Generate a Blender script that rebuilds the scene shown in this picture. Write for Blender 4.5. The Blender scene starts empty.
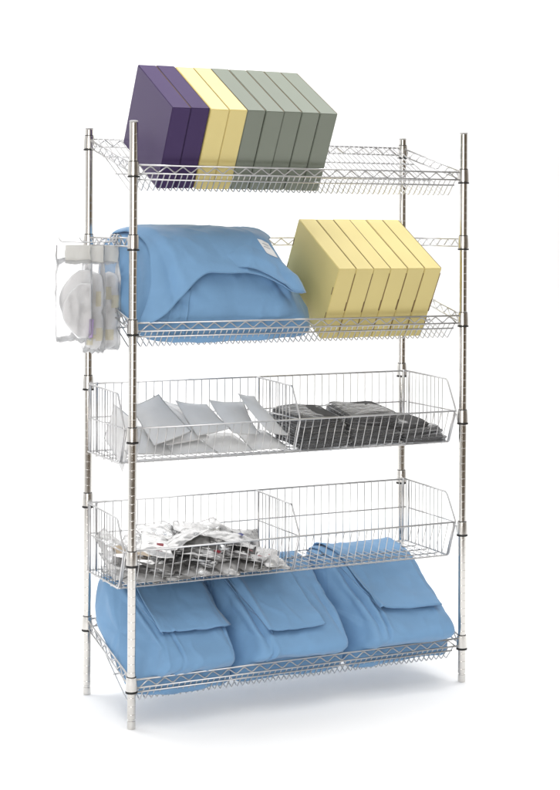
import bpy, bmesh, math, random
from mathutils import Vector, Matrix, noise
from mathutils.bvhtree import BVHTree
random.seed(7)
R = math.radians
sc = bpy.context.scene
COL = sc.collection
W, D = 1.18, 0.40                 # post to post, metres
V = Vector

# ------------------------------------------------------------------ materials
def mat(name, color, rough=.5, metal=0., **kw):
    m = bpy.data.materials.new(name); m.use_nodes = True
    b = m.node_tree.nodes['Principled BSDF']
    b.inputs['Base Color'].default_value = (*color, 1)
    b.inputs['Roughness'].default_value = rough
    b.inputs['Metallic'].default_value = metal
    for k, v in kw.items():
        b.inputs[k.replace('_', ' ')].default_value = v
    return m

def nodes(m):
    nt = m.node_tree
    return nt, nt.nodes['Principled BSDF'], nt.nodes.new, nt.links.new

def add_bump(m, scale, strength, dist=.001, detail=3, stretch=None, kind='noise'):
    nt, b, new, link = nodes(m)
    tc = new('ShaderNodeTexCoord'); mp = new('ShaderNodeMapping')
    if stretch: mp.inputs['Scale'].default_value = stretch
    link(tc.outputs['Object'], mp.inputs['Vector'])
    if kind == 'noise':
        t = new('ShaderNodeTexNoise'); t.inputs['Scale'].default_value = scale; t.inputs['Detail'].default_value = detail
        out = t.outputs['Fac']
    else:
        t = new('ShaderNodeTexVoronoi'); t.inputs['Scale'].default_value = scale
        t.feature = 'F1'; out = t.outputs['Distance']
    link(mp.outputs['Vector'], t.inputs['Vector'])
    bp = new('ShaderNodeBump'); bp.inputs['Strength'].default_value = strength; bp.inputs['Distance'].default_value = dist
    link(out, bp.inputs['Height'])
    prev = b.inputs['Normal']
    if prev.is_linked: link(prev.links[0].from_socket, bp.inputs['Normal'])
    link(bp.outputs['Normal'], b.inputs['Normal'])
    return m

def vary(m, color, amount=.12, scale=12, rough_amt=0.0, per_object=0.0):
    """mottled colour: a soft noise between a lighter and a darker tone of the same paint"""
    nt, b, new, link = nodes(m)
    tc = new('ShaderNodeTexCoord'); t = new('ShaderNodeTexNoise')
    t.inputs['Scale'].default_value = scale; t.inputs['Detail'].default_value = 5; t.noise_dimensions = '4D'
    o4 = new('ShaderNodeObjectInfo'); m4 = new('ShaderNodeMath'); m4.operation = 'MULTIPLY'; m4.inputs[1].default_value = 60
    link(o4.outputs['Random'], m4.inputs[0]); link(m4.outputs[0], t.inputs['W'])
    link(tc.outputs['Object'], t.inputs['Vector'])
    cr = new('ShaderNodeValToRGB')
    cr.color_ramp.elements[0].position = .3; cr.color_ramp.elements[1].position = .7
    cr.color_ramp.elements[0].color = (*[c*(1-amount) for c in color], 1)
    cr.color_ramp.elements[1].color = (*[min(1, c*(1+amount)) for c in color], 1)
    link(t.outputs['Fac'], cr.inputs['Fac'])
    out = cr.outputs['Color']
    if per_object:
        oi = new('ShaderNodeObjectInfo'); hs = new('ShaderNodeHueSaturation')
        ma = new('ShaderNodeMath'); ma.operation = 'MULTIPLY_ADD'
        ma.inputs[1].default_value = per_object*2; ma.inputs[2].default_value = 1-per_object
        link(oi.outputs['Random'], ma.inputs[0]); link(ma.outputs[0], hs.inputs['Value'])
        link(out, hs.inputs['Color']); out = hs.outputs['Color']
    link(out, b.inputs['Base Color'])
    if rough_amt:
        mr = new('ShaderNodeMapRange'); r0 = b.inputs['Roughness'].default_value
        mr.inputs['To Min'].default_value = max(.02, r0-rough_amt); mr.inputs['To Max'].default_value = r0+rough_amt
        link(t.outputs['Fac'], mr.inputs['Value']); link(mr.outputs['Result'], b.inputs['Roughness'])
    return m

M = {}
M['chrome'] = vary(mat('post_chrome', (.66, .64, .61), .14, 1.), (.66, .64, .61), .05, 30, .04)
M['sleeve'] = vary(mat('sleeve_chrome', (.66, .645, .62), .24, 1.), (.66, .645, .62), .06, 60, .05)
M['wire'] = vary(mat('wire_zinc', (.60, .60, .605), .33, 1.), (.60, .60, .605), .06, 80, .05)
M['black'] = mat('black_plastic', (.012, .012, .012), .45)
M['rubber'] = mat('grey_plastic', (.5, .5, .5), .5)
def card(name, c, rough, pob=.04):
    m = vary(mat(name, c, rough), c, .03, 5, 0, pob)
    return m
M['purple'] = card('purple_card', (.060, .038, .108), .3); M['purple'].node_tree.nodes['Principled BSDF'].inputs['Specular IOR Level'].default_value = .10
M['cream'] = card('cream_card', (.69, .58, .235), .36)
M['sage'] = card('sage_card', (.185, .210, .168), .28)
M['kraft'] = card('yellow_board', (.66, .555, .225), .55, .03)
M['raw'] = mat('raw_board', (.16, .10, .045), .8)
BL = (.166, .325, .535)
def cloth(name, c):
    m = vary(mat(name, c, .72, Sheen_Weight=.25, Sheen_Roughness=.4), c, .05, 14, .04, .04)
    add_bump(m, 1500, .25, .0004, 2); add_bump(m, 55, .22, .0022, 4)
    add_bump(m, 9, .25, .010, 3, (1, 2.2, 1.4))
    nt, b, new, link = nodes(m)                                  # crisp creases of a stiff sheet
    tc = new('ShaderNodeTexCoord'); t = new('ShaderNodeTexNoise'); t.noise_type = 'RIDGED_MULTIFRACTAL'
    t.inputs['Scale'].default_value = 7; t.inputs['Detail'].default_value = 3; t.inputs['Distortion'].default_value = .6
    bp = new('ShaderNodeBump'); bp.inputs['Strength'].default_value = .6; bp.inputs['Distance'].default_value = .006
    link(tc.outputs['Object'], t.inputs['Vector']); link(t.outputs['Fac'], bp.inputs['Height'])
    link(b.inputs['Normal'].links[0].from_socket, bp.inputs['Normal']); link(bp.outputs['Normal'], b.inputs['Normal'])
    return m
M['blue'] = cloth('blue_nonwoven', BL)
M['tape'] = mat('white_tape', (.82, .83, .84), .5)
M['print'] = mat('grey_print', (.45, .47, .5), .6)
pp = (.67, .68, .69)
M['paper'] = vary(mat('pouch_paper', pp, .5), pp, .04, 20, .05, .05); add_bump(M['paper'], 40, .25, .0015, 4)
fm = (.72, .725, .73)
M['pfilm'] = vary(mat('pouch_film', fm, .22, Coat_Weight=.5), fm, .06, 15, .05, .05); add_bump(M['pfilm'], 35, .35, .0025, 4)
M['foil'] = vary(mat('foil', (.62, .62, .62), .22, .92), (.62, .62, .62), .16, 18, .08, .28)
add_bump(M['foil'], 32, .45, .006, 4, None, 'voronoi')
M['clearpack'] = vary(mat('white_plastic', (.58, .58, .58), .2, .4, Coat_Weight=.6), (.58, .58, .58), .15, 16, .06, .05)
add_bump(M['clearpack'], 28, .45, .006, 4, None, 'voronoi')
M['red'] = mat('red_print', (.30, .025, .04), .35)
M['navy'] = mat('blue_print', (.02, .035, .22), .35)
M['violet'] = mat('violet_print', (.08, .03, .25), .35)
M['tan'] = mat('tan_print', (.55, .45, .33), .45)
dk = (.030, .030, .032)
M['dark'] = vary(mat('charcoal_cloth', dk, .75), dk, .25, 18, .05, .10); add_bump(M['dark'], 600, .3, .0006); add_bump(M['dark'], 28, .4, .004, 4)
kn = (.84, .84, .845)
M['knit'] = vary(mat('white_knit', kn, .85), kn, .03, 30); add_bump(M['knit'], 260, .5, .0012, 2, (1, 1, .35)); add_bump(M['knit'], 22, .4, .004)
M['creamknit'] = mat('cream_stripe', (.80, .75, .56), .85); add_bump(M['creamknit'], 260, .5, .0012, 2, (1, 1, .35))
M['lilac'] = mat('lilac_edge', (.40, .31, .52), .8)
def film(name, opacity, rough=.12, tint=(.92, .93, .95), bump=.5, sc_=30):
    m = bpy.data.materials.new(name); m.use_nodes = True
    nt = m.node_tree; nt.nodes.clear(); new, link = nt.nodes.new, nt.links.new
    o = new('ShaderNodeOutputMaterial'); mx = new('ShaderNodeMixShader'); tr = new('ShaderNodeBsdfTransparent')
    tr.inputs['Color'].default_value = (.97, .97, .975, 1)
    p = new('ShaderNodeBsdfPrincipled'); p.inputs['Base Color'].default_value = (*tint, 1); p.inputs['Roughness'].default_value = rough
    fr = new('ShaderNodeFresnel'); fr.inputs['IOR'].default_value = 1.5
    ad = new('ShaderNodeMath'); ad.operation = 'ADD'; ad.inputs[1].default_value = opacity; ad.use_clamp = True
    tc = new('ShaderNodeTexCoord'); t = new('ShaderNodeTexNoise'); t.inputs['Scale'].default_value = sc_; t.inputs['Detail'].default_value = 4
    bp = new('ShaderNodeBump'); bp.inputs['Strength'].default_value = bump; bp.inputs['Distance'].default_value = .005
    link(tc.outputs['Object'], t.inputs['Vector']); link(t.outputs['Fac'], bp.inputs['Height'])
    link(bp.outputs['Normal'], p.inputs['Normal']); link(bp.outputs['Normal'], fr.inputs['Normal'])
    link(fr.outputs[0], ad.inputs[0]); link(ad.outputs[0], mx.inputs['Fac'])
    link(tr.outputs[0], mx.inputs[1]); link(p.outputs[0], mx.inputs[2]); link(mx.outputs[0], o.inputs['Surface'])
    return m
M['film'] = film('clear_film', .13, .12, (.88, .89, .90), .3)
M['wrap'] = film('clear_wrap', .03, .10, bump=.7, sc_=26)
nt = M['wrap'].node_tree                                          # tight folds of the film
_v = nt.nodes.new('ShaderNodeTexVoronoi'); _v.feature = 'DISTANCE_TO_EDGE'; _v.inputs['Scale'].default_value = 24
_b = nt.nodes.new('ShaderNodeBump'); _b.inputs['Strength'].default_value = .45; _b.inputs['Distance'].default_value = .012
_c = [n for n in nt.nodes if n.type == 'TEX_COORD'][0]; _m = nt.nodes.new('ShaderNodeMapping'); _m.inputs['Rotation'].default_value = (0, 0, .7); _m.inputs['Scale'].default_value = (.5, 1.5, 1)
nt.links.new(_c.outputs['Object'], _m.inputs['Vector']); nt.links.new(_m.outputs['Vector'], _v.inputs['Vector']); nt.links.new(_v.outputs['Distance'], _b.inputs['Height'])
_o = [n for n in nt.nodes if n.type == 'BUMP' and n != _b][0]; nt.links.new(_b.outputs['Normal'], _o.inputs['Normal'])
M['header'] = film('frosted_header', .62, .3, (.80, .80, .77), .5)
M['paperboard'] = vary(mat('seamless_paper', (.94, .942, .945), .85), (.94, .942, .945), .01, 2)

# ------------------------------------------------------------------ object helpers
WO = {}                                            # world origin of every object
def tag(o, label=None, cat=None, group=None, kind=None):
    if label: o['label'] = label
    if cat: o['category'] = cat
    if group: o['group'] = group
    if kind: o['kind'] = kind
    return o

def empty(name, loc, label, cat, group=None):
    o = bpy.data.objects.new(name, None); COL.objects.link(o)
    o.empty_display_size = .05; o.location = loc; WO[o] = V(loc)
    return tag(o, label, cat, group)

def obj(name, bm, m, parent=None, origin=None, smooth=True, label=None, sharp=9.):
    """bm is in world coordinates; one mesh object with its origin at `origin` (default: bottom centre)"""
    if origin is None:
        xs = [v.co for v in bm.verts]
        lo = [min(c[i] for c in xs) for i in range(3)]; hi = [max(c[i] for c in xs) for i in range(3)]
        origin = V(((lo[0]+hi[0])/2, (lo[1]+hi[1])/2, lo[2]))
    origin = V(origin)
    for v in bm.verts: v.co -= origin
    me = bpy.data.meshes.new(name)
    bmesh.ops.recalc_face_normals(bm, faces=bm.faces)
    for e in bm.edges:
        if len(e.link_faces) == 2 and e.calc_face_angle(0) > sharp: e.smooth = False
    bm.to_mesh(me); bm.free()
    for mm in (m if isinstance(m, (list, tuple)) else [m]): me.materials.append(mm)
    if smooth:
        for p in me.polygons: p.use_smooth = True
    o = bpy.data.objects.new(name, me); COL.objects.link(o)
    WO[o] = origin
    if parent: o.parent = parent; o.location = origin - WO[parent]
    else: o.location = origin
    if label: o['label'] = label
    return o

def copy_part(src, dx, parent=None):
    """a copy of a part (and its sub-parts) moved by dx, sharing mesh data"""
    c = src.copy(); COL.objects.link(c); WO[c] = WO[src] + V(dx)
    c.parent = parent or src.parent
    c.location = WO[c] - WO[c.parent]
    for k in [x for x in src.children]:
        d = k.copy(); COL.objects.link(d); d.parent = c; WO[d] = WO[k] + V(dx); d.location = WO[d]-WO[c]
    return c

def tube(bm, pts, r, seg=6, mi=0, closed=False):
    pts = [V(p) for p in pts]; n = len(pts); rings = []
    up = None
    for i, p in enumerate(pts):
        if i == 0: t = pts[1]-p
        elif i == n-1: t = p-pts[i-1]
        else: t = (p-pts[i-1]).normalized()+(pts[i+1]-p).normalized()
        t.normalize()
        if up is None:
            up = V((0, 0, 1)) if abs(t.z) < .9 else V((1, 0, 0))
        a = t.cross(up).normalized(); up2 = a.cross(t).normalized(); up = up2
        k = 1.0
        if 0 < i < n-1:
            c = (p-pts[i-1]).normalized().dot(t); k = 1/max(c, .5)
        rings.append([bm.verts.new(p+(a*math.cos(q)+up2*math.sin(q))*r*min(k, 1.5)) for q in [2*math.pi*j/seg for j in range(seg)]])
    for i in range(n-1):
        for j in range(seg):
            f = bm.faces.new((rings[i][j], rings[i][(j+1) % seg], rings[i+1][(j+1) % seg], rings[i+1][j])); f.material_index = mi
    for rg in (rings[0], rings[-1]):
        f = bm.faces.new(rg); f.material_index = mi

def bend(pts, rad, n=3):
    """round the corners of a polyline"""
    pts = [V(p) for p in pts]; out = [pts[0]]
    for i in range(1, len(pts)-1):
        a, b, c = pts[i-1], pts[i], pts[i+1]
        r1 = min(rad, (a-b).length*.45); r2 = min(rad, (c-b).length*.45)
        s = b+(a-b).normalized()*r1; e = b+(c-b).normalized()*r2
        for k in range(n+1):
            t = k/n; out.append(s*(1-t)**2+b*2*t*(1-t)+e*t*t)
    out.append(pts[-1]); return out

def lathe(bm, prof, c, seg=24, mi=0):
    """prof: (r, z) from bottom to top around the vertical axis at c"""
    rings = [[bm.verts.new((c[0]+r*math.cos(2*math.pi*j/seg), c[1]+r*math.sin(2*math.pi*j/seg), c[2]+z)) for j in range(seg)] for r, z in prof]
    for a, b in zip(rings, rings[1:]):
        for j in range(seg):
            f = bm.faces.new((a[j], a[(j+1) % seg], b[(j+1) % seg], b[j])); f.material_index = mi
    f = bm.faces.new(list(reversed(rings[0]))); f.material_index = mi
    f = bm.faces.new(rings[-1]); f.material_index = mi

def zigzag(bm, a0, a1, b0, b1, period, r, ends=True):
    """bent wire running between two parallel rails a0-a1 (top) and b0-b1 (bottom)"""
    a0, a1, b0, b1 = map(V, (a0, a1, b0, b1)); L = (a1-a0).length
    n = max(2, int(round(L/period*2))); pts = []
    for i in range(n+1):
        t = i/n; pts.append((a0.lerp(a1, t) if i % 2 else b0.lerp(b1, t)))
    tube(bm, bend(pts, .006, 2), r, 5)

def truss(bm, p0, p1, top, bot, period=.053, r=.0031, inset=.016):
    p0, p1 = V(p0), V(p1); d = (p1-p0).normalized()*inset
    q0, q1 = p0+d, p1-d; T, B = V((0, 0, top)), V((0, 0, bot))
    tube(bm, [q0+T, q1+T], r); tube(bm, [q0+B, q1+B], r*.92)
    e = (p1-p0).normalized()*.012
    zigzag(bm, q0+T+e-V((0, 0, .0025)), q1+T-e-V((0, 0, .0025)), q0+B+e+V((0, 0, .0025)), q1+B-e+V((0, 0, .0025)), period, r*.72)

# ------------------------------------------------------------------ the rack
rack = empty('wire_shelving_rack', (W/2, D/2, 0), 'tall chrome wire shelving rack with slanted shelves and two hanging wire baskets', 'shelving rack')
H = 1.838
def post_profile():
    pr = [(.0118, .030), (.0127, .031)]; z = .045
    while z < H-.02:
        pr += [(.0127, z-.0012), (.01248, z-.0005), (.01248, z+.0005), (.0127, z+.0012)]
        z += .0254
    pr += [(.0127, H-.006), (.0122, H-.004)]
    return pr
bm = bmesh.new(); lathe(bm, post_profile(), (0, 0, 0), 40)
post0 = obj('post', bm, M['chrome'], rack, (0, 0, 0), sharp=.19)
bm = bmesh.new(); lathe(bm, [(.0100, 0), (.0124, .001), (.0127, .004), (.0127, .024), (.0105, .0245), (.0105, .032)], (0, 0, 0), 24)
obj('levelling_foot', bm, M['sleeve'], post0, (0, 0, 0), sharp=.5)
bm = bmesh.new(); lathe(bm, [(.0125, H-.0035), (.0134, H-.003), (.0134, H-.0005), (.011, H+.0015), (.004, H+.002)], (0, 0, 0), 24)
obj('post_cap', bm, M['rubber'], post0, (0, 0, H-.004))
for x, y in ((W, 0), (0, D), (W, D)): copy_part(post0, (x, y, 0))

def collar(parent, x, y, zr):
    bm = bmesh.new()
    lathe(bm, [(.0133, .003), (.0178, .004), (.0172, .030), (.0160, .044), (.0134, .0455)], (x, y, zr), 24, 0)
    lathe(bm, [(.0133, -.003), (.0186, -.003), (.0186, .0022), (.0133, .0022)], (x, y, zr), 24, 1)
    lathe(bm, [(.0130, .0445), (.0145, .0445), (.0145, .0468), (.0130, .0468)], (x, y, zr), 24, 1)
    return obj('collar', bm, [M['sleeve'], M['black']], parent, (x, y, zr), sharp=.6)

RISE = .098
CORNERS = ((0, 0), (W, 0), (0, D), (W, D))
def slanted_shelf(zf, label):
    zb = zf+RISE
    bm = bmesh.new(); n = 60
    for i in range(n):
        x = .006+(1.150-.006)*i/(n-1)
        pts = [(x, .397, zb+.0375), (x, .050, zf-.042), (x, .018, zf-.006), (x, .0035, zf+.010)]
        tube(bm, bend(pts, .007, 3), .0020, 5)
    for t in (.33, .66):                                          # cross wires under the mat
        y = .05+.347*t; z = zf-.042+(RISE+.0795)*t-.0042
        tube(bm, [(.003, y, z), (1.153, y, z)], .0029)
    tube(bm, [(.003, .0175, zf-.008), (1.153, .0175, zf-.008)], .0029)   # rail along the front lip
    s = obj('slanted_shelf', bm, M['wire'], rack, (W/2, .05, zf-.045), label=label)
    bm = bmesh.new(); truss(bm, (0, 0, zf), (W, 0, zf), .035, .010); obj('front_rail', bm, M['wire'], s)
    bm = bmesh.new(); truss(bm, (0, D, zb), (W, D, zb), .035, .010); obj('back_rail', bm, M['wire'], s)
    for x in (0, W):
        bm = bmesh.new(); truss(bm, (x, 0, zf), (x, D, zb), .035, .008, .046); obj('side_rail', bm, M['wire'], s)
    for x, y in CORNERS: collar(s, x, y, zf if y == 0 else zb)
    return s
Z1, Z2, Z5 = 1.670, 1.191, .111
slanted_shelf(Z1, 'top slanted wire shelf carrying the coloured boxes')
slanted_shelf(Z2, 'second slanted wire shelf carrying yellow boxes and a blue bundle')
slanted_shelf(Z5, 'lowest slanted wire shelf carrying three blue bundles')

ZL = 1.448                                                       # level three-sided ledge
bm = bmesh.new(); truss(bm, (0, D, ZL), (W, D, ZL), .035, .010)
led = obj('three_sided_ledge', bm, M['wire'], rack, (W/2, D, ZL))
for x in (0, W):
    bm = bmesh.new(); truss(bm, (x, 0, ZL), (x, D, ZL), .035, .010, .046); obj('side_rail', bm, M['wire'], led)
for x, y in CORNERS: collar(led, x, y, ZL)

def basket(zring_f, zring_b, ztop, label):
    """zring_f: front collar ring, ztop: back top rail"""
    XL, XR, YB = -.013, 1.176, .362
    zm, zbt = zring_f+.038, ztop-.218
    prof = [(YB, ztop), (.092, ztop-.006), (.034, zm), (.078, zbt)]     # side outline back to front
    rr = .0031; rw = .0015
    # floor of the basket
    bm = bmesh.new()
    tube(bm, bend([(XL, YB, zbt), (XL, .078, zbt), (XR, .078, zbt), (XR, YB, zbt), (XL, YB, zbt)], .01), rr)
    n = 42
    for i in range(1, n):
        x = XL+(XR-XL)*i/n; tube(bm, [(x, YB, zbt-.003), (x, .078, zbt-.003)], rw, 5)
    for y in (.15, .22, .29): tube(bm, [(XL, y, zbt-.006), (XR, y, zbt-.006)], .0024)
    b = obj('wire_basket', bm, M['wire'], rack, (W/2, .22, zbt), label=label)
    # back
    bm = bmesh.new()
    tube(bm, [(XL, YB, ztop), (XR, YB, ztop)], .0034); tube(bm, [(XL, YB, zm), (XR, YB, zm)], .0024)
    for i in range(n+1):
        x = XL+(XR-XL)*i/n; tube(bm, [(x, YB-.003, ztop), (x, YB-.003, zbt)], rw, 5)
    for x in (.0, W):                                            # flat hanger straps against the posts
        xs = x+(.016 if x == 0 else -.016)
        tube(bm, [(xs, YB, ztop+.004), (xs, YB, zbt-.004)], .0042)
    obj('back_panel', bm, M['wire'], b)
    # front: sloping fence between the bottom rail and the middle rail
    bm = bmesh.new()
    tube(bm, [(XL, .034, zm), (XR, .034, zm)], .0033)
    for i in range(n+1):
        x = XL+(XR-XL)*i/n
        tube(bm, bend([(x, .20 if i % 2 else .13, zbt-.0032), (x, .080, zbt-.0032), (x, .0365, zm)], .008), rw, 5)
    for x in (.012, W-.012): tube(bm, [(x, .034, zm), (x, .016, zm-.010), (x, .010, zm-.030)], .003)   # hooks to the front collars
    obj('front_panel', bm, M['wire'], b)
    def side(x, name, inward):
        bm = bmesh.new()
        tube(bm, bend([(x, y, z) for y, z in prof]+[(x, YB-.02, zbt)], .012), rr)
        tube(bm, [(x, YB-.02, ztop), (x, YB-.02, zbt)], .0034)
        for k in range(1, 10):
            y = .092+(YB-.02-.092)*k/10; t = (y-.092)/(YB-.092)
            tube(bm, [(x+inward, y, ztop-.006*(1-t)), (x+inward, y, zbt)], rw, 5)
        tube(bm, [(x, .050, zm+.03*0), (x, YB-.02, zm)], .0022)
        if name == 'side_panel':
            tube(bm, [(x+inward*2, .034, zm), (x+inward*2, .078, zbt)], rr)
        return obj(name, bm, M['wire'], b)
    side(XL, 'side_panel', .003); side(XR, 'side_panel', -.003); side(.587, 'divider', .003)
    for x in (0, W): collar(b, x, 0, zring_f); collar(b, x, D, zring_b)
basket(.865, .990, 1.012, 'upper wire basket holding pale pouches and dark packs')
basket(.491, .609, .628, 'lower wire basket with silver packs in its left half')

# ------------------------------------------------------------------ boxes on the shelves
TH = math.atan2(RISE+.0795, .347)                              # pitch of the wire mats
def box_bm(w, d, h, fr, bev=.0018):
    """card box in the tilted frame fr = (x0, y0, z0, pitch, yaw); front bottom left corner at the origin"""
    bm = bmesh.new(); bmesh.ops.create_cube(bm, size=1)
    for v in bm.verts: v.co = V(((v.co.x+.5)*w, (v.co.y+.5)*d, (v.co.z+.5)*h))
    bmesh.ops.bevel(bm, geom=bm.edges[:], offset=bev, segments=2, affect='EDGES')
    return bm
def frame(x0, y0, z0, pitch, yaw=0, roll=0):
    return Matrix.Translation((x0, y0, z0)) @ Matrix.Rotation(pitch, 4, 'X') @ Matrix.Rotation(roll, 4, 'Y') @ Matrix.Rotation(yaw, 4, 'Z')
def sheet_bm(fr, x0, x1, y0, y1, z0, z1):
    bm = bmesh.new(); bmesh.ops.create_cube(bm, size=1)
    for v in bm.verts:
        v.co = fr @ V((x0+(v.co.x+.5)*(x1-x0), y0+(v.co.y+.5)*(y1-y0), z0+(v.co.z+.5)*(z1-z0)))
    return bm
def put_box(label, m, x, w, d, h, zf, group, slots=False, jit=None, tip=0.):
    g = random.Random(int(x*1e4))
    dy = g.uniform(0, .004) if jit is None else jit
    fr = frame(x, .060+dy*math.cos(TH), zf-.0375+.0105*0+dy*math.sin(TH)+.0035, TH+tip, g.uniform(-.004, .004), g.uniform(-.003, .003))
    bm = box_bm(w, d, h, fr); bmesh.ops.transform(bm, matrix=fr, verts=bm.verts)
    o = obj('flat_box' if not slots else 'cardboard_box', bm, m, None, fr @ V((w/2, d/2, 0)), smooth=False)
    tag(o, label, 'box', group)
    e = .0006
    # the lid line along the spine
    bm = sheet_bm(fr, w-.0008, w+.0006, .004, d-.004, h-.0028, h+.0002); obj('lid_edge', bm, M['raw'], o, smooth=False)
    if slots:
        for z in (.32, .68):
            bm = sheet_bm(fr, -e, .001, .004, .0075, h*z-.014, h*z+.014); obj('slot', bm, M['raw'], o, smooth=False)
            bm = sheet_bm(fr, -e, .001, d-.0075, d-.004, h*z-.014, h*z+.014); obj('slot', bm, M['raw'], o, smooth=False)
        bm = sheet_bm(fr, w*.15, w*.8, d-.002, d+e, h-.010, h-.002); obj('slot', bm, M['raw'], o, smooth=False)
        for za, zb, ww in ((.10, .30, .0022), (.36+.06*g.random(), .52+.04*g.random(), .0036), (.52, .93, .0018)):
            bm = sheet_bm(fr, w-ww, w+.0008, -e, .002, h*za, h*zb); obj('slot', bm, M['raw'], o, smooth=False)
    return o
p9 = .0629; x0 = .099
names = [('purple', 'glossy purple box at the left end of the top shelf row'),
         ('purple', 'purple box between the end purple box and the pale yellow boxes'),
         ('cream', 'pale yellow box standing against the purple boxes on the top shelf'),
         ('cream', 'pale yellow box standing against the grey green boxes on the top shelf'),
         ('sage', 'grey green box standing directly against the pale yellow box'),
         ('sage', 'second grey green box from the pale yellow ones'),
         ('sage', 'middle one of the five grey green boxes on the top shelf'),
         ('sage', 'grey green box second from the right end of the top row'),
         ('sage', 'grey green box at the right end of the top shelf row')]
for i, (c, l) in enumerate(names):
    put_box(l, M[c], x0+i*p9, p9-.0022, .328, .274, Z1, 'coloured boxes on the top shelf', tip=R(1.2), jit=(.001, .004, .0, .002, .003, .001, .004, .002, .0)[i])
names = ['yellow cardboard box at the left end of its row, side with slots showing', 'second yellow cardboard box from the blue bundle',
         'third yellow cardboard box from the blue bundle', 'fourth yellow cardboard box from the blue bundle',
         'yellow cardboard box next to the right end of its row', 'yellow cardboard box at the right end of its row on the second shelf']
for i, l in enumerate(names):
    put_box(l, M['kraft'], .671+i*.0637, .0637-.0010, .326, .263, Z2, 'yellow cardboard boxes on the second shelf', True, tip=R(2.4), jit=(.001, .0, .002, .001, .002, .001)[i])

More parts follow.
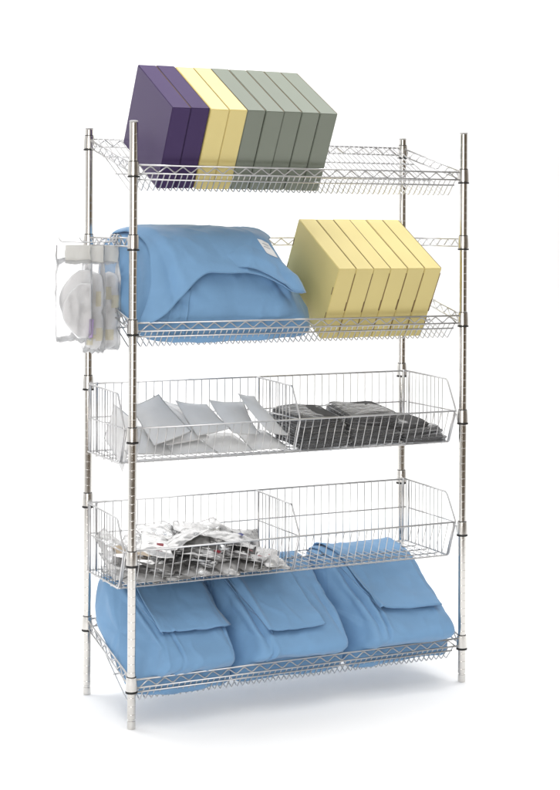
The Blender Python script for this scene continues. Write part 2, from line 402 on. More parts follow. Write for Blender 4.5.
# ------------------------------------------------------------------ wrapped bundles
def catmull(pts, n):
    out = []; N = len(pts)
    for i in range(N):
        p0, p1, p2, p3 = pts[i-1], pts[i], pts[(i+1) % N], pts[(i+2) % N]
        for k in range(n):
            t = k/n
            out.append(tuple(.5*((2*b)+(-a+c)*t+(2*a-5*b+4*c-d)*t*t+(-a+3*b-3*c+d)*t**3) for a, b, c, d in zip(p0, p1, p2, p3)))
    return out
def facet(p, s, seed):
    d = noise.voronoi(V(p)*s+V((seed, seed*1.7, -seed)))[0]
    return min(.6, d[1]-d[0])
class Bundle:
    def __init__(self, prof, xl, xr, expo, seed, amp=.006, creases=(), lshape=0., rshape=0.):
        self.pr = catmull(prof, 24); self.n = len(self.pr)
        # resample by arc length
        L = [0.]
        for a, b in zip(self.pr, self.pr[1:]+self.pr[:1]): L.append(L[-1]+math.dist(a, b))
        tot = L[-1]; out = []; j = 0; K = 160
        P2 = self.pr+self.pr[:1]
        for i in range(K):
            d = tot*i/K
            while L[j+1] < d: j += 1
            f = (d-L[j])/max(1e-9, L[j+1]-L[j]); out.append(tuple(a*(1-f)+b*f for a, b in zip(P2[j], P2[j+1])))
        self.pr = out; self.n = K; self.tot = tot
        self.c = (sum(p[0] for p in out)/K, sum(p[1] for p in out)/K)
        self.xl, self.xr, self.e, self.seed, self.amp, self.cr = xl, xr, expo, seed, amp, creases
        self.ls, self.rs = lshape, rshape; self.base = prof[0]
    def prof(self, t):
        t = (t % 1.)*self.n; i = int(t) % self.n; f = t-int(t); a, b = self.pr[i], self.pr[(i+1) % self.n]
        return (a[0]*(1-f)+b[0]*f, a[1]*(1-f)+b[1]*f)
    def tau(self, y, z):
        return min(range(self.n), key=lambda i: (self.pr[i][0]-y)**2+(self.pr[i][1]-z)**2)/self.n
    def raw(self, s, t):
        y, z = self.prof(t); q = abs(2*s-1)
        k = max(0., 1-q**self.e)**(1/self.e)
        x = self.xl+(self.xr-self.xl)*s
        # the ends lean inward with height over the mat, most at the front
        h = max(0., ((z-self.base[1])-(y-self.base[0])*.513)*.89)/.17
        fr = max(0., min(1., (.36-y)/.36))
        x += (self.ls*(1-s)**2*(.25+.75*fr)-self.rs*s*s*(.4+.6*fr))*h
        return V((x, self.c[0]+(y-self.c[0])*k, self.c[1]+(z-self.c[1])*k))
    def disp(self, p, s, t):
        d = self.amp*(noise.noise(p*5+V((self.seed, 0, 0)))*1.1+noise.noise(p*11+V((0, self.seed, 0)))*.45)
        d += self.amp*.55*(facet((p.x*1.0, p.y*1.6, p.z*1.6), 7., self.seed)-.25)
        q = p*9+V((self.seed, 1, 2)); wv = noise.noise(q*.6)*1.4
        rg = 1-abs(noise.noise(V((q.x*1.5+wv, q.y*.7-wv, q.z*.7+wv)))); d += self.amp*.75*(rg**5-.3)*(.5+noise.noise(q*.5+V((5, 5, 5))))
        for (s0, t0, s1, t1, w, dep) in self.cr:                    # soft creases: segment in (s, t)
            dx, dy = s1-s0, t1-t0; u = max(0, min(1, ((s-s0)*dx+(t-t0)*dy)/(dx*dx+dy*dy)))
            side = ((s-s0)*dy-(t-t0)*dx)/math.hypot(dx, dy)
            r = math.hypot(s-s0-u*dx, t-t0-u*dy); a = math.sin(math.pi*min(1, max(.02, u)))**.8
            d += -dep*a*math.exp(-(r/w)**2)*(.78+.22*math.tanh(side/w*3))+dep*.45*a*math.exp(-((r-w*1.9)/w)**2)*(.5+.5*math.tanh(side/w*3))
        return d
    def at(self, s, t, off=0.):
        e = .004
        p = self.raw(s, t)
        n = (self.raw(s, t+e)-self.raw(s, t-e)).cross(self.raw(min(1, s+e), t)-self.raw(max(0, s-e), t))
        if n.length < 1e-12: n = V((1 if s > .5 else -1, 0, 0))
        n.normalize()
        c = V((p.x, self.c[0], self.c[1]))
        if n.dot(p-c) < -1e-4 and .02 < s < .98: n = -n
        if s <= .02: n = n if n.x < 0 else -n
        if s >= .98: n = n if n.x > 0 else -n
        return p+n*(self.disp(p, s, t)+off), n
    def body(self, ns=84):
        bm = bmesh.new(); rings = []
        for i in range(ns+1):
            a = i/ns; s = .5-.5*math.cos(math.pi*a)
            s = .3*a+.7*s; s = min(.9993, max(.0007, s))
            rings.append([bm.verts.new(self.at(s, j/128)[0]) for j in range(128)])
        for a, b in zip(rings, rings[1:]):
            for j in range(128): bm.faces.new((a[j], a[(j+1) % 128], b[(j+1) % 128], b[j]))
        for rg, sg in ((rings[0], -1), (rings[-1], 1)):            # gathered end faces
            c = sum((v.co for v in rg), V())/128; base = [v.co.copy() for v in rg]; last = rg
            for f in (.92, .82, .7, .56, .42, .28, .14):
                cur = []
                for j, q in enumerate(base):
                    p = c+(q-c)*f
                    w = .009*(facet((0, p.y, p.z), 9, self.seed+sg)-.25)+.006*noise.noise(p*16)+.007*math.cos(4*2*math.pi*j/128+self.seed)*f*(1-f)
                    cur.append(bm.verts.new(p+V((sg*(.010*(1-f*f)+w*(1-f**6)), 0, 0))))
                for j in range(128): bm.faces.new((last[j], last[(j+1) % 128], cur[(j+1) % 128], cur[j]))
                last = cur
            cv = bm.verts.new(c+V((sg*.010, 0, 0)))
            for j in range(128): bm.faces.new((last[j], last[(j+1) % 128], cv))
        return bm
    def flap(self, fmap, nu=48, nv=40, off=.006, lift=.010, th=.004, edge=('v1',), seed=0, wr=.003, ramp=lambda u: 1., sink=0.):
        """a folded sheet lying on the wrap: fmap(u, v) -> (s, t); its free edges stand off a little"""
        bm = bmesh.new(); top, bot = [], []
        for i in range(nu+1):
            rt, rb = [], []
            for j in range(nv+1):
                u, v = i/nu, j/nv; s, t = fmap(u, v)
                L = 0
                if 'v1' in edge: L += lift*max(0, (v-.55)/.45)**2*(.8+.2*math.sin(math.pi*u))*ramp(u)
                if 'u0' in edge: L += lift*.6*max(0, (.25-u)/.25)**2
                if 'u1' in edge: L += lift*.6*max(0, (u-.75)/.25)**2
                p, n = self.at(s, t)
                w = wr*noise.noise(V((u*3.1, v*4.2, seed+3.3)))+wr*.9*(facet((u, v, 0), 3.4, seed+.5)-.2)
                dpt = min(1, min(v/.06 if 'v0' not in edge else 1, 1))
                o = off*dpt+L+w-sink*(1-ramp(u)*min(1, max(0, (v-.35)/.5))**1.5)
                rt.append(bm.verts.new(p+n*o)); rb.append(bm.verts.new(p+n*(o-th)))
            top.append(rt); bot.append(rb)
        for i in range(nu):
            for j in range(nv):
                bm.faces.new((top[i][j], top[i+1][j], top[i+1][j+1], top[i][j+1]))
                bm.faces.new((bot[i][j], bot[i][j+1], bot[i+1][j+1], bot[i+1][j]))
        per = [(i, 0) for i in range(nu)]+[(nu, j) for j in range(nv)]+[(i, nv) for i in range(nu, 0, -1)]+[(0, j) for j in range(nv, 0, -1)]
        for a, b in zip(per, per[1:]+per[:1]):
            bm.faces.new((top[a[0]][a[1]], top[b[0]][b[1]], bot[b[0]][b[1]], bot[a[0]][a[1]]))
        return bm
def quad(c00, c10, c11, c01, bow=0.):
    def f(u, v):
        a = [c00[k]*(1-u)*(1-v)+c10[k]*u*(1-v)+c11[k]*u*v+c01[k]*(1-u)*v for k in (0, 1)]
        a[1] += bow*math.sin(math.pi*u)*v
        return a
    return f

# three bundles on the lowest shelf
def bottom_bundle(xl, xr, seed, label, flapspec, creases, ls, rs, hz=0., fl=0.):
    z0 = Z5-.111
    prof = [(.046, .082), (.15, .137), (.27, .199), (.372, .262), (.405, .325), (.372, .402+hz), (.27, .388+hz), (.15, .314+hz), (.035, .245+hz*.6), (-.030, .200), (-.036, .170), (.016, .135)]
    prof = [(y, z+z0) for y, z in prof]
    B = Bundle(prof, xl, xr, 11, seed, .0085, (), ls, rs)
    T = lambda y, z: B.tau(y, z+z0)
    B.cr = [(a, T(*b), c, T(*d), w, dp) for a, b, c, d, w, dp in creases]
    o = obj('wrapped_bundle', B.body(), M['blue']); tag(o, label, 'wrapped bundle', 'blue bundles on the lowest shelf')
    (s0, s1, s2, s3, yb, zb, yb2, zb2) = flapspec
    tt = T(.385, .39+hz); tb = T(yb, zb); tb2 = T(yb2, zb2)
    obj('folded_flap', B.flap(quad((s0, tt), (s1, tt), (s2, tb2), (s3, tb), .004), off=.009, lift=.009, edge=('v1', 'u0', 'u1'), seed=seed), M['blue'], o)
    obj('folded_flap', B.flap(quad((s0-.07, tt), (s0+.1, tt), (s3+.06, tb), (s3-.035, T(yb+.10, zb+.055))), 20, 30, off=.004, lift=.003, edge=('u0',), seed=seed+5), M['blue'], o)
    return o
bottom_bundle(.008, .354, 1.3, 'blue wrapped bundle at the left end of the lowest shelf', (.16, .89, .99, .13, .058, .262, .048, .256),
              [(.93, (.25, .37), .97, (-.03, .17), .03, .01), (.30, (.06, .262), .34, (-.03, .19), .018, .009), (.34, (-.03, .19), .26, (.016, .135), .018, .008), (.03, (.30, .40), .10, (.0, .225), .04, .008)], .105, .012)
bottom_bundle(.352, .764, 4.1, 'blue wrapped bundle between the two others on the lowest shelf', (.02, .70, .78, .15, .012, .233, .006, .229),
              [(.90, (.20, .34), .95, (-.03, .19), .03, .012), (.07, (.33, .40), .11, (-.03, .18), .035, .020), (.17, (-.01, .215), .15, (.0, .135), .022, .010)], .085, .03, .006)
bottom_bundle(.760, 1.158, 8.7, 'blue wrapped bundle at the right end of the lowest shelf', (.10, .86, .92, .17, .046, .252, .030, .243),
              [(.06, (.33, .40), .10, (-.03, .18), .035, .022), (.18, (.10, .28), .22, (-.035, .16), .022, .011), (.30, (-.035, .19), .7, (-.038, .175), .012, .004), (.45, (.03, .24), .9, (-.02, .21), .02, .005)], .085, .02, .012)

# the single large bundle on the second shelf
prof = [(.046, 1.162), (.15, 1.217), (.27, 1.279), (.365, 1.335), (.398, 1.41), (.372, 1.488), (.27, 1.508), (.15, 1.502), (.07, 1.462), (.028, 1.385), (.004, 1.295), (.018, 1.215)]
B = Bundle(prof, .008, .650, 7, 12.4, .0095, (), .045, .105)
T = B.tau
B.cr = [(.09, T(.05, 1.44), .16, T(-.005, 1.25), .03, .012), (.13, T(-.006, 1.30), .30, T(0, 1.27), .02, .012), (.86, T(.02, 1.38), .95, T(-.006, 1.25), .03, .014),
        (.2, T(.3, 1.51), .6, T(.2, 1.508), .03, .006), (.04, T(.15, 1.50), .10, T(.02, 1.38), .03, .008)]
big = obj('wrapped_bundle', B.body(110), M['blue']); tag(big, 'large blue wrapped bundle with white tape beside the yellow boxes', 'wrapped bundle', 'blue wrapped bundles')
def mouth(u):            # front edge of the outer flap, as a height on the front of the bundle
    if u < .36: z = 1.205+.158*math.sin(math.pi/2*u/.36)**1.15
    elif u < .62: z = 1.363-.002*math.sin(math.pi*(u-.36)/.26)
    else: z = 1.363-.085*((u-.62)/.38)**2.0
    return z
def zy(z):               # point of the front profile at height z -> parameter
    c = [i for i in range(B.n) if B.pr[i][0] < .16]
    return min(c, key=lambda i: abs(B.pr[i][1]-z))/B.n
tA = T(.33, 1.50)
def tz(z):
    c = sorted([(B.pr[i][1], i/B.n) for i in range(B.n) if (B.pr[i][0] < .07 or B.pr[i][1] > 1.40) and B.pr[i][0] < .16 and B.pr[i][1] > 1.185])
    for (za, ia), (zb, ib) in zip(c, c[1:]):
        if za <= z <= zb: return ia+(ib-ia)*(z-za)/max(1e-9, zb-za)
    return c[-1][1] if z > c[-1][0] else c[0][1]
def outer(u, v):
    s = .035+.95*u; te = tz(mouth(u)); return (s, tA+(te-tA)*v)
_f = B.flap(outer, 110, 60, off=.012, lift=.030, th=.004, edge=('v1',), seed=2.2, wr=.004)
TREE = BVHTree.FromBMesh(_f); obj('folded_flap', _f, M['blue'], big)
def inner(u, v):
    s = .30+.67*u; te = tz(mouth((s-.035)/.925)+.022-.012*u); t0 = T(.25, 1.507); return (s, t0+(te-t0)*v)
_f = B.flap(inner, 70, 46, off=.034, lift=.015, th=.004, edge=('v1',), seed=2.2, wr=.004, ramp=lambda u: min(1., u/.6)**.7, sink=.042); TREE2 = BVHTree.FromBMesh(_f); obj('folded_flap', _f, M['blue'], big)
def tuck(u, v):
    s = .155+.10*u; za = mouth((s-.035)/.95)-.006; return (s, tz(za)+(tz(1.19)-tz(za))*v)
obj('tucked_corner', B.flap(tuck, 24, 24, off=.002, lift=.006, edge=('u1',), seed=3.7), M['blue'], big)
def stick(fmap, nu, nv, off):
    """a thin label lying on the flap below it"""
    bm = bmesh.new(); g = []
    for i in range(nu+1):
        r = []
        for j in range(nv+1):
            p, n = B.at(*fmap(i/nu, j/nv)); h = min((q for q in (TREE.ray_cast(p+n*.12, -n), TREE2.ray_cast(p+n*.12, -n)) if q[0]), key=lambda q: q[3], default=(None,))
            r.append(bm.verts.new((h[0] if h[0] else p+n*.02)+n*off))
        g.append(r)
    for i in range(nu):
        for j in range(nv): bm.faces.new((g[i][j], g[i+1][j], g[i+1][j+1], g[i][j+1]))
    bmesh.ops.recalc_face_normals(bm, faces=bm.faces)
    r = bmesh.ops.extrude_face_region(bm, geom=bm.faces[:])
    for q in r['geom']:
        if isinstance(q, bmesh.types.BMVert): q.co += B.at(*fmap(.5, .5))[1]*.0007
    return bm
tp = obj('tape_label', stick(quad((.825, tz(1.468)), (.905, tz(1.458)), (.925, tz(1.412)), (.845, tz(1.424))), 24, 20, .0012), M['tape'], big, label='white tape label')
for z in (1.455, 1.446): obj('printed_line', stick(quad((.845, tz(z)), (.890, tz(z-.006)), (.891, tz(z-.0085)), (.846, tz(z-.0025))), 14, 3, .0022), M['print'], tp)

# ------------------------------------------------------------------ pouches and packs
def pouch_bm(c, thick, seed, nu=22, nv=26, crumple=.004, seal=.09, curl=0., bulge=0., fs=14., mi_back=1):
    """flat bag with sealed rims between four corners c = (00, 10, 11, 01); two faces, filled middle"""
    c = [V(q) for q in c]; n = (c[1]-c[0]).cross(c[3]-c[0]).normalized()
    bm = bmesh.new(); top, bot = [], []
    def fill(a): return min(1, max(0, (min(a, 1-a)-seal)/.22))
    for i in range(nu+1):
        rt, rb = [], []
        for j in range(nv+1):
            u, v = i/nu, j/nv
            p = c[0]*(1-u)*(1-v)+c[1]*u*(1-v)+c[2]*u*v+c[3]*(1-u)*v
            p = p+n*(bulge*math.sin(math.pi*u)*math.sin(math.pi*v)+curl*((2*v-1)**2+.6*(2*u-1)**2))
            q = p*fs+V((seed, -seed, seed*.7))
            w = crumple*(1.2*noise.noise(q*.5)+.9*(facet(p, fs, seed)-.25)+.4*noise.noise(q*1.7))
            ed = V((noise.noise(q*.8+V((9, 0, 0))), noise.noise(q*.8+V((0, 9, 0))), 0))*crumple*.8
            h = thick*.5*math.sqrt(fill(u)*fill(v))
            h2 = h*(1+.5*noise.noise(q*.6))
            rim = i in (0, nu) or j in (0, nv)
            base = p+n*w+ed
            a = bm.verts.new(base+n*(h2+.0004)); rt.append(a)
            rb.append(a if rim else bm.verts.new(base-n*(h+.0004)))
        top.append(rt); bot.append(rb)
    for i in range(nu):
        for j in range(nv):
            bm.faces.new((top[i][j], top[i+1][j], top[i+1][j+1], top[i][j+1])).material_index = 0
            fs_ = [bot[i][j], bot[i][j+1], bot[i+1][j+1], bot[i+1][j]]
            if len(set(fs_)) == 4:
                try: bm.faces.new(fs_).material_index = mi_back
                except ValueError: pass
    return bm
def corners(x, y, z, w, l, rz, rx=0, ry=0):
    m = Matrix.Translation((x, y, z)) @ Matrix.Rotation(rz, 4, 'Z') @ Matrix.Rotation(rx, 4, 'X') @ Matrix.Rotation(ry, 4, 'Y')
    return [m @ V(q) for q in ((-w/2, -l/2, 0), (w/2, -l/2, 0), (w/2, l/2, 0), (-w/2, l/2, 0))]

# pale sterilisation pouches, upper basket, left half: (front-left, front-right, back-right, back-left)
P = [
 ('pale pouch standing against the left end wires, tip poking through', [(.012, .098, .758), (.058, .120, .915), (.024, .20, .958), (-.003, .22, .850)], 0),
 ('pale pouch lying flat under the others behind the left front post', [(.015, .085, .815), (.185, .090, .806), (.170, .30, .870), (.020, .30, .895)], 1),
 ('widest pale pouch in front with a pointed top and a ridge', [(.102, .082, .832), (.237, .100, .866), (.196, .275, .968), (.105, .285, .936)], 0),
 ('pale pouch lying behind the widest pointed pouch', [(.150, .105, .825), (.300, .112, .842), (.275, .30, .928), (.190, .31, .962)], 0),
 ('pale pouch resting on the basket floor under the pointed one', [(.165, .078, .806), (.320, .080, .808), (.310, .27, .845), (.170, .27, .850)], 1),
 ('pale pouch leaning with a dark gap at its left edge, third from the divider', [(.256, .100, .852), (.378, .115, .868), (.372, .295, .926), (.252, .275, .946)], 0),
 ('pale pouch underneath, lying on the floor near the middle', [(.310, .078, .808), (.455, .082, .806), (.450, .26, .842), (.320, .26, .842)], 1),
 ('pale pouch leaning second from the wire divider', [(.372, .095, .852), (.480, .110, .842), (.500, .290, .928), (.366, .270, .941)], 0),
 ('pale pouch leaning highest, its corner touching the wire divider', [(.498, .088, .856), (.578, .098, .836), (.545, .300, .945), (.470, .272, .961)], 0),
 ('pale pouch under the others beside the wire divider', [(.440, .078, .806), (.572, .080, .808), (.570, .26, .842), (.455, .26, .848)], 1),
]
for i, (l, c, k) in enumerate(P):
    th = .016 if k else .013
    o = obj('sterile_pouch', pouch_bm(c, th, 3.7*i+1, 22, 26, .0035, .07, curl=.007 if not k else .0, bulge=.017, fs=9), [M['paper'], M['pfilm']] if i % 3 else [M['pfilm'], M['paper']])
    tag(o, l, 'pouch', 'pale pouches in the upper basket')

# charcoal packs in clear wrap, upper basket, right half
def pad_bm(cx, cy, cz, w, l, h, rz, rx, ry, seed, amp):
    """soft folded garment: a rounded slab with a layered edge"""
    bm = bmesh.new(); NU, NV = 40, 34
    m = Matrix.Translation((cx, cy, cz)) @ Matrix.Rotation(rz, 4, 'Z') @ Matrix.Rotation(rx, 4, 'X') @ Matrix.Rotation(ry, 4, 'Y')
    rings = []
    for j in range(NV+1):
        ph = -math.pi/2+math.pi*j/NV; cz_ = math.copysign(abs(math.sin(ph))**.7, math.sin(ph)); cr = abs(math.cos(ph))**.22
        r = []
        for i in range(NU):
            a = 2*math.pi*i/NU; ca, sa = math.cos(a), math.sin(a)
            ex = .17
            x = math.copysign(abs(ca)**ex, ca)*w/2*cr; y = math.copysign(abs(sa)**ex, sa)*l/2*cr; z = cz_*h/2
            p = m @ V((x, y, z))
            q = p*16+V((seed, seed, 0))
            d = amp*(noise.noise(q*.5)+.7*(facet(p, 16, seed)-.2))
            lay = .0035*math.sin(z/h*math.pi*5)*(1 if abs(cz_) < .9 else 0)
            dirv = (m.to_3x3() @ V((x/w, y/l, z/h*2.2))).normalized()
            r.append(bm.verts.new(p+dirv*(d+lay)))
        rings.append(r)
    for a, b in zip(rings, rings[1:]):
        for i in range(NU): bm.faces.new((a[i], a[(i+1) % NU], b[(i+1) % NU], b[i]))
    bmesh.ops.remove_doubles(bm, verts=bm.verts, dist=1e-5)
    return bm
DP = []   # x, y, z, w, l, rz, pitch, label
words = ['topmost', 'second from the top', 'third from the top', 'fourth from the top', 'bottom']
for k, (x, y, where) in enumerate(((.706, .190, 'in the stack beside the wire divider'), (.908, .190, 'in the middle stack of the upper basket'))):
    g = random.Random(41+k)
    for i in range(5):
        lv = 4-i
        DP.append((x+g.uniform(-.007, .007), y+.006*lv+g.uniform(-.006, .006), .806+.0195*lv, .180+g.uniform(-.006, .006), .215-.006*lv, g.uniform(-.05, .05), .06+.022*lv, f'charcoal folded pack, {words[i]} {where}'))
for i, (x, y, z, w, l, rz) in enumerate(((1.052, .20, .848, .135, .185, -.10), (1.070, .185, .827, .150, .20, .05), (1.080, .175, .806, .152, .21, -.02))):
    DP.append((x, y, z, w, l, rz, .10-.02*i, f"charcoal folded pack, {('topmost', 'middle one', 'lowest')[i]} in the low pile at the basket's right end"))
for i, (x, y, z, w, l, rz, rx, lab) in enumerate(DP):
    o = obj('folded_pack', pad_bm(x, y, z+.010, w, l, .020, rz, rx, random.uniform(-.03, .03), i*3.1, .006), M['dark'])
    tag(o, lab, 'folded pack', 'charcoal packs in the upper basket')
    obj('clear_wrap', pad_bm(x, y, z+.010, w+.008, l+.014, .025, rz, rx, 0, i*5.3+.4, .012), M['wrap'], o)

# silver and white packs, lower basket, left half
FL = .418
SP = []   # x, y, z, w, l, rz, rx, ry, material, print colour, label
front = [(.02, .10, 1.2), (.10, .085, .5), (.19, .08, -.25), (.285, .082, .2), (.38, .085, -.5), (.475, .088, .35), (.545, .11, -.3)]
ordn = ['first', 'second', 'third', 'fourth', 'fifth', 'sixth', 'seventh', 'eighth']
for i, (x, y, r) in enumerate(front):
    SP.append((x+.005, y+.055, FL+.014+.006*(i % 2), .105, .165, r, .18, random.uniform(-.15, .15), 'foil' if i % 2 else 'clearpack', None, f'crumpled silver pack lying against the front wires, {ordn[i]} from the left end of the pile'))
mid = [(.03, .20, -.3, .04), (.13, .19, 1.0, .045), (.225, .17, -.7, .048), (.315, .18, .6, .05), (.41, .18, -.2, .048), (.50, .18, .9, .035)]
for i, (x, y, r, dz) in enumerate(mid):
    SP.append((x, y, FL+dz, .115, .18, r, random.uniform(-.1, .3), random.uniform(-.25, .25), 'clearpack' if i % 2 else 'foil', (None, 'navy', None, 'red', None, 'red')[i], f'crumpled silver pack in the middle of the pile, {ordn[i]} from its left end'))
back = [(.02, .28, .4, .085), (.12, .28, -.5, .085), (.215, .285, .3, .095), (.315, .285, -.25, .10), (.41, .285, .6, .095), (.50, .28, -.3, .055)]
for i, (x, y, r, dz) in enumerate(back):
    SP.append((x, y, FL+dz, .12, .17, r, .35+random.uniform(-.1, .15), random.uniform(-.25, .25), 'foil' if i % 3 else 'clearpack', ('tan', None, None, None, 'violet', None)[i], f'crumpled silver pack along the back wires of the lower basket, {ordn[i]} from the left'))
top = [(.075, .17, .8, .085, 'tan', 'crumpled pack with a tan print piled up at the left end wires'),
       (.165, .20, -.4, .110, 'red', 'crumpled white pack with a red print on top of the pile left of centre'),
       (.245, .21, -1.1, .118, None, 'crumpled shiny pack on the crest of the pile at centre'),
       (.335, .27, 1.2, .135, None, 'grey shiny pack lying across the highest point of the pile'),
       (.395, .19, .55, .118, 'navy', 'long silvery pack sloping down right from the highest point'),
       (.29, .13, 1.25, .076, None, 'flat shiny pack lying sideways low on the front of the pile'),
       (.43, .12, 1.0, .066, 'red', 'crumpled pack with dark red print low on the right front of the pile'),
       (.355, .30, -.2, .095, None, 'grey shiny pack wedged upright behind the crest of the pile against the back wires'),
       (.42, .25, .9, .090, None, 'dull shiny pack tucked under the long sloping silvery pack'),
       (.525, .14, -.6, .050, 'red', 'small crumpled pack at the right end touching the divider')]
for x, y, r, dz, pc, lab in top:
    SP.append((x, y, FL+dz-.022, .11, .20 if 'long' in lab else .165, r, random.uniform(.02, .26), random.uniform(-.22, .22), 'foil' if random.random() < .72 else 'clearpack', pc, lab))
for i, (x, y, r) in enumerate([(.06, .14, .2), (.16, .15, 1.3), (.26, .14, -.2), (.36, .15, 1.0), (.45, .14, .1), (.10, .26, 1.2), (.21, .25, .1), (.33, .26, 1.1), (.44, .25, -.2), (.535, .19, .2)]):
    SP.append((x, y, FL+.006, .12, .19, r, 0, 0, 'foil' if i % 2 else 'clearpack', None, 'crumpled silver pack flat on the wires under the pile, '+['at the left front', 'left of centre in front', 'in the front middle', 'right of centre in front', 'at the right front', 'at the left rear', 'left of centre at the rear', 'right of centre at the rear', 'at the right rear', 'nearest the divider'][i]))
for i, (x, y, z, w, l, rz, rx, ry, mk, pc, lab) in enumerate(SP):
    w *= random.uniform(.9, 1.12); l *= random.uniform(.9, 1.1)
    c = corners(x, y, z, w, l, rz, rx, ry)
    lowest = min(q.z for q in c)
    if lowest < FL-.002: c = [V((q.x, q.y, max(q.z, FL-.002))) for q in c]
    c = [V((min(max(q.x, -.006), .578), min(max(q.y, .062), .352), q.z)) for q in c]
    o = obj('crumpled_pack', pouch_bm(c, random.uniform(.012, .020), 2.3*i+.7, 26, 32, .0062, .06, bulge=random.uniform(-.002, .012), fs=24, mi_back=0), M[mk])
    tag(o, lab, 'pack', 'silver packs in the lower basket')
    if pc:
        n = (c[1]-c[0]).cross(c[3]-c[0]).normalized()
        if n.z < 0: n = -n
        u0 = random.uniform(.25, .5); v0 = random.uniform(.08, .25); du, dv = (.20, .10) if pc != 'tan' else (.30, .30)
        # the printed patch is a strip of the same bag standing 1.5 mm proud
        sub = pouch_bm(c, .020, 2.3*i+.7, 26, 32, .0062, .06, bulge=.005, fs=24, mi_back=0)
        cc = V()
        fs_ = [f for f in sub.faces]
        keep = []
        for f in fs_:
            m_ = f.calc_center_median()
            a = (m_-c[0]).dot((c[1]-c[0]))/(c[1]-c[0]).length_squared; b = (m_-c[0]).dot((c[3]-c[0]))/(c[3]-c[0]).length_squared
            if not (u0 < a < u0+du and v0 < b < v0+dv and f.normal.dot(n) > -2): keep.append(f)
        bmesh.ops.delete(sub, geom=keep, context='FACES')
        if len(sub.verts) > 3:
            for v in sub.verts: v.co += n*.0045
            obj('printed_patch', sub, M[pc], o)
        else: sub.free()

# ------------------------------------------------------------------ bags hanging on the ledge
def hook(y, zc, length, label):
    bm = bmesh.new()
    pts = [(.0045, y, zc-.026), (.0062, y, zc+.004), (-.004, y, zc+.009), (-.010, y, zc-.002), (-.012, y, zc-.014), (-length*.55, y, zc-.017), (-length, y, zc-.014), (-length-.006, y, zc-.002)]
    tube(bm, bend(pts, .006, 3), .0017, 6)
    tube(bm, bend([(.0055, y+.010, zc-.026), (.0072, y+.010, zc+.004), (-.004, y+.010, zc+.010), (-.008, y+.010, zc-.006), (.004, y+.010, zc-.022), (.0045, y, zc-.026)], .004, 2), .0017, 6)
    o = obj('wire_hook', bm, M['wire']); tag(o, label, 'hook', 'wire hooks on the left ledge')
ZT = ZL+.035
hook(.118, ZT+.003, .190, 'wire hook nearest the front post on the left ledge')
hook(.146, ZT+.003, .060, 'wire hook between the two others on the left ledge')
hook(.172, ZT+.003, .105, 'wire hook farthest from the front post on the left ledge')
def film_bag(x0, x1, zt, zb, y, depth, seed, taper=.0, rot=0.):
    """clear bag: front and back sheet swelling around its contents, crumpled, closed at the rims"""
    bm = bmesh.new(); nu, nv = 30, 44; A, Bk = [], []
    for i in range(nu+1):
        ra, rb = [], []
        for j in range(nv+1):
            u, v = i/nu, j/nv
            x = x0+(x1-x0)*u+(noise.noise(V((seed, v*5, 1)))*.008 if i in (0, nu) else 0)
            z = zt+(zb-zt)*v+(noise.noise(V((u*5, seed, 2)))*.010*(v**2))
            fill = max(0, min(1, (v-.14)/.18))*min(1, (1-v)/.08+.05)*min(1, min(u, 1-u)/.10)
            w = .0045*(noise.noise(V((x*40, z*28, seed)))+.8*(facet((x, 0, z), 26, seed)-.2))*min(1, v*6)
            yy = y+rot*(x-x0)+w
            a = bm.verts.new((x, yy-depth*.5*math.sqrt(max(0, fill)), z)); ra.append(a)
            rim = i in (0, nu) or j == nv
            rb.append(a if rim else bm.verts.new((x, yy+depth*.5*math.sqrt(max(0, fill))+.0006, z)))
        A.append(ra); Bk.append(rb)
    for i in range(nu):
        for j in range(nv):
            bm.faces.new((A[i][j], A[i+1][j], A[i+1][j+1], A[i][j+1]))
            q = [Bk[i][j], Bk[i][j+1], Bk[i+1][j+1], Bk[i+1][j]]
            if len(set(q)) == 4:
                try: bm.faces.new(q)
                except ValueError: pass
    return bm
def header(x0, x1, zt, zb, y, seed):
    bm = bmesh.new(); bmesh.ops.create_grid(bm, x_segments=28, y_segments=12, size=.5)
    for v in bm.verts:
        u, w = v.co.x+.5, v.co.y+.5; x = x0+(x1-x0)*u; z = zb+(zt-zb)*w
        zz = z+.006*noise.noise(V((x*30, seed, 1)))*(1-w)+.003*noise.noise(V((x*22, seed, 4)))*w
        v.co = V((x+.003*noise.noise(V((z*40, seed, 2))), y-.0085+.004*noise.noise(V((x*26, z*12, seed)))+.002*noise.noise(V((x*60, z*30, seed))), zz))
    r = bmesh.ops.extrude_face_region(bm, geom=bm.faces[:])
    for g in r['geom']:
        if isinstance(g, bmesh.types.BMVert): g.co.y += .0012
    return bm
def roll_bm(x, y, zt, zb, w, d, seed, belly=0.):
    bm = bmesh.new(); NU, NV = 28, 36; rings = []
    for j in range(NV+1):
        t = j/NV; z = zt+(zb-zt)*t
        k = max(.02, (1-abs(2*t-1)**9))**.5*(1-.16*math.exp(-((t-.52)/.04)**2))
        r = []
        for i in range(NU):
            a = 2*math.pi*i/NU; ca, sa = math.cos(a), math.sin(a)
            p = V((x+math.copysign(abs(ca)**.75, ca)*w/2*k+belly*math.sin(math.pi*t), y+math.copysign(abs(sa)**.75, sa)*d/2*k, z))
            p += V((ca, sa, 0))*(.005*noise.noise(p*26+V((seed, 0, 0)))+.003*(facet(p, 22, seed)-.2))
            r.append(bm.verts.new(p))
        rings.append(r)
    for a, b in zip(rings, rings[1:]):
        for i in range(NU): bm.faces.new((a[i], a[(i+1) % NU], b[(i+1) % NU], b[i]))
    bm.faces.new(rings[0]); bm.faces.new(rings[-1])
    return bm
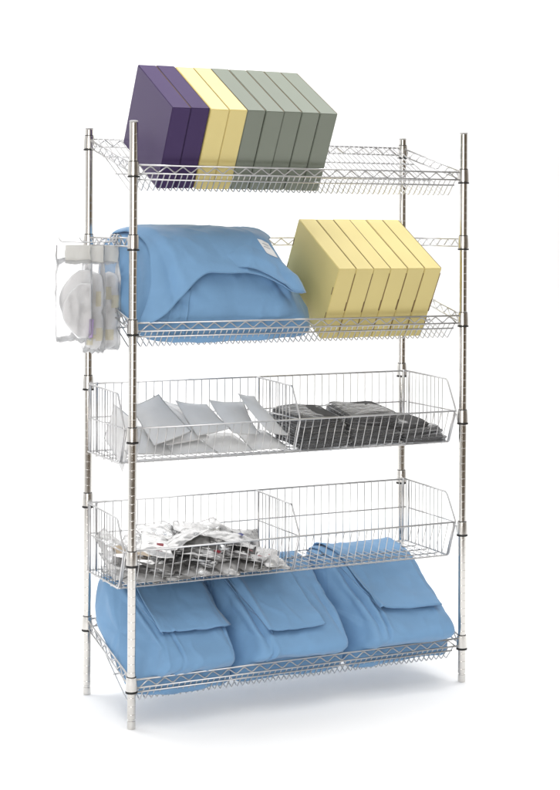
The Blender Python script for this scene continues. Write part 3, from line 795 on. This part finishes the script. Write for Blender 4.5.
def patch_from(bm_fn, x0, x1, z0, z1, ylim):
    bm = bm_fn()
    kill = [f for f in bm.faces if not (x0 < f.calc_center_median().x < x1 and z0 < f.calc_center_median().z < z1 and f.calc_center_median().y < ylim)]
    bmesh.ops.delete(bm, geom=kill, context='FACES')
    for v in bm.verts: v.co.y -= .0012
    return bm
# left bag: rounded pads with a lilac edge
bag = empty('hanging_bag', (-.145, .115, 1.17), 'clear bag holding white pads with a lilac edge, leftmost on the hooks', 'bag', 'clear bags on the hooks')
bm = film_bag(-.205, -.094, 1.462, 1.168, .112, .074, 1.1); obj('clear_film', bm, M['film'], bag)
obj('header_strip', header(-.180, -.098, 1.462, 1.405, .112, 3), M['header'], bag)
def half_pad(x, y, zt, zb, w, d, seed):
    """a pad with a straight right edge and a rounded left side"""
    bm = bmesh.new(); NU, NV = 24, 30; F_, K_ = [], []
    for i in range(NU+1):
        a, b = [], []
        for j in range(NV+1):
            t = j/NV; u = i/NU
            reach = w*(math.sin(math.pi*(.06+.88*t))**.62)
            px = x-reach*u; z = zt+(zb-zt)*t
            th = d*.5*math.sqrt(max(0, 1-(u)**2.6))*math.sqrt(math.sin(math.pi*(.05+.9*t)))
            w_ = .004*noise.noise(V((px*30, z*22, seed)))+.003*(facet((px, 0, z), 24, seed)-.2)
            rim = i == NU
            f = bm.verts.new((px, y-th+w_, z)); a.append(f); b.append(f if rim else bm.verts.new((px, y+th+w_, z)))
        F_.append(a); K_.append(b)
    for i in range(NU):
        for j in range(NV):
            bm.faces.new((F_[i][j], F_[i+1][j], F_[i+1][j+1], F_[i][j+1]))
            q = [K_[i][j], K_[i][j+1], K_[i+1][j+1], K_[i+1][j]]
            if len(set(q)) == 4: bm.faces.new(q)
            else:
                s_ = list(dict.fromkeys(q))
                if len(s_) == 3: bm.faces.new(s_)
    for j in range(NV): bm.faces.new((F_[0][j], F_[0][j+1], K_[0][j+1], K_[0][j]))
    bm.faces.new([F_[i][0] for i in range(NU+1)]+[K_[i][0] for i in range(NU-1, -1, -1)])
    bm.faces.new([F_[i][NV] for i in range(NU+1)]+[K_[i][NV] for i in range(NU-1, -1, -1)])
    return bm
obj('white_pad', half_pad(-.100, .102, 1.345, 1.178, .090, .022, 4), M['knit'], bag)
obj('white_pad', half_pad(-.094, .122, 1.385, 1.200, .098, .026, 9), M['knit'], bag)
bm = bmesh.new()
tube(bm, bend([(-.1035, .088, 1.180), (-.1025, .086, 1.205), (-.101, .086, 1.236)], .01), .0070, 8); obj('lilac_edge', bm, M['lilac'], bag)
# middle and right bag: two rolls each
for k, (xa, xb, y, lab) in enumerate(((-.104, -.043, .148, 'clear bag with rolled white knits between the two other hanging bags'), (-.044, .014, .170, 'clear bag with rolled white knits nearest the rack, hanging behind the others'))):
    bag = empty('hanging_bag', ((xa+xb)/2, y, 1.14), lab, 'bag', 'clear bags on the hooks')
    xe = (xb-xa)
    obj('clear_film', film_bag(xa-.004, xb+.004, 1.459, 1.128+.004*k, y, .066, 7.7+k), M['film'], bag)
    obj('header_strip', header(xa+.001, xb-.001, 1.459, 1.408, y, 5+k), M['header'], bag)
    f1 = lambda: roll_bm((xa+xb)/2, y, 1.378, 1.140, xe*.98, .044, 3.3+k)
    r1 = obj('knit_roll', f1(), M['knit'], bag)
    for x0_, x1_, z0_, z1_ in ((xa+.026, xa+.048, 1.275, 1.320), (xa+.006, xa+.026, 1.155, 1.188), (xa+.032, xa+.054, 1.168, 1.205)) if k == 0 else ((xa+.004, xa+.026, 1.290, 1.335), (xa+.030, xa+.056, 1.268, 1.305), (xa+.008, xa+.036, 1.165, 1.200)):
        bm = patch_from(f1, x0_, x1_, z0_, z1_, y)
        if bm.faces: obj('cream_stripe', bm, M['creamknit'], r1)
        else: bm.free()

# ------------------------------------------------------------------ seamless paper: floor that sweeps up behind
bm = bmesh.new(); pr = [(-2.2, 0.)]
pr += [(-2.2+4.2*i/22, 0) for i in range(1, 23)]
rad = 1.2
for i in range(1, 17):
    a = math.pi/2*i/16; pr.append((2.0+rad*math.sin(a), rad-rad*math.cos(a)))
pr += [(2.0+rad, rad+4.6*i/6) for i in range(1, 7)]
xs = [-3+9.5*i/20 for i in range(21)]
gv = [[bm.verts.new((x, y, z)) for y, z in pr] for x in xs]
for a, b in zip(gv, gv[1:]):
    for j in range(len(pr)-1): bm.faces.new((a[j], b[j], b[j+1], a[j+1]))
fl = obj('floor', bm, M['paperboard'], None, (0, 0, 0)); tag(fl, 'seamless white paper floor sweeping up behind the rack', 'floor', None, 'structure')

# ------------------------------------------------------------------ light
w = bpy.data.worlds.new('World'); sc.world = w; w.use_nodes = True
nt = w.node_tree; bg = nt.nodes['Background']; new, link = nt.nodes.new, nt.links.new
tc = new('ShaderNodeTexCoord'); sp = new('ShaderNodeSeparateXYZ'); link(tc.outputs['Generated'], sp.inputs[0])
cr = new('ShaderNodeValToRGB'); mr = new('ShaderNodeMapRange')
mr.inputs['From Min'].default_value = -1; mr.inputs['From Max'].default_value = 1
link(sp.outputs['Y'], mr.inputs['Value']); link(mr.outputs['Result'], cr.inputs['Fac'])
e = cr.color_ramp.elements; e[0].position = .0; e[0].color = (.15, .12, .09, 1); e[1].position = .55; e[1].color = (.9, .9, .9, 1)
x = cr.color_ramp.elements.new(.22); x.color = (.26, .22, .18, 1)
cz = new('ShaderNodeMapRange'); cz.inputs['From Min'].default_value = .25; cz.inputs['From Max'].default_value = .8; link(sp.outputs['Z'], cz.inputs['Value'])
mx = new('ShaderNodeMix'); mx.data_type = 'RGBA'; link(cz.outputs['Result'], mx.inputs['Factor']); link(cr.outputs['Color'], mx.inputs[6]); mx.inputs[7].default_value = (.80, .805, .815, 1)
link(mx.outputs[2], bg.inputs['Color']); bg.inputs['Strength'].default_value = 1.0

def area(name, loc, target, size, power, color=(1, 1, 1)):
    l = bpy.data.lights.new(name, 'AREA'); l.shape = 'RECTANGLE'; l.size, l.size_y = size; l.energy = power; l.color = color
    o = bpy.data.objects.new(name, l); COL.objects.link(o); o.location = loc
    o.rotation_euler = (V(target)-V(loc)).to_track_quat('-Z', 'Y').to_euler(); return o
area('overhead_softbox', (.9, -.5, 4.3), (.6, .25, .8), (4.6, 3.4), 52, (1, .99, .97))
area('front_softbox', (-2.7, -4.0, 1.75), (.6, .1, .7), (3.4, 2.8), 122, (1, .985, .965))
area('backdrop_light', (.8, .9, 4.6), (1.4, 2.6, .6), (5.0, .8), 170, (1, 1, 1))

# ------------------------------------------------------------------ camera
cam = bpy.data.cameras.new('camera'); co = bpy.data.objects.new('camera', cam); COL.objects.link(co)
cam.sensor_fit = 'HORIZONTAL'; cam.sensor_width = 36; cam.lens = 1604.33/560*36
cam.shift_y = -(395-229.34)/560; cam.clip_end = 100; cam.clip_start = .05
yaw, roll = -.4590, .0042
co.matrix_world = Matrix.Translation((-1.752, -4.546, 1.512)) @ Matrix.Rotation(yaw, 4, 'Z') @ Matrix.Rotation(math.pi/2, 4, 'X') @ Matrix.Rotation(roll, 4, 'Z')
sc.camera = co
sc.render.engine = 'CYCLES'
sc.view_settings.view_transform = 'Standard'; sc.view_settings.look = 'None'
sc.view_settings.exposure = 0; sc.view_settings.gamma = 1
sc.cycles.transparent_max_bounces = 24; sc.cycles.max_bounces = 10
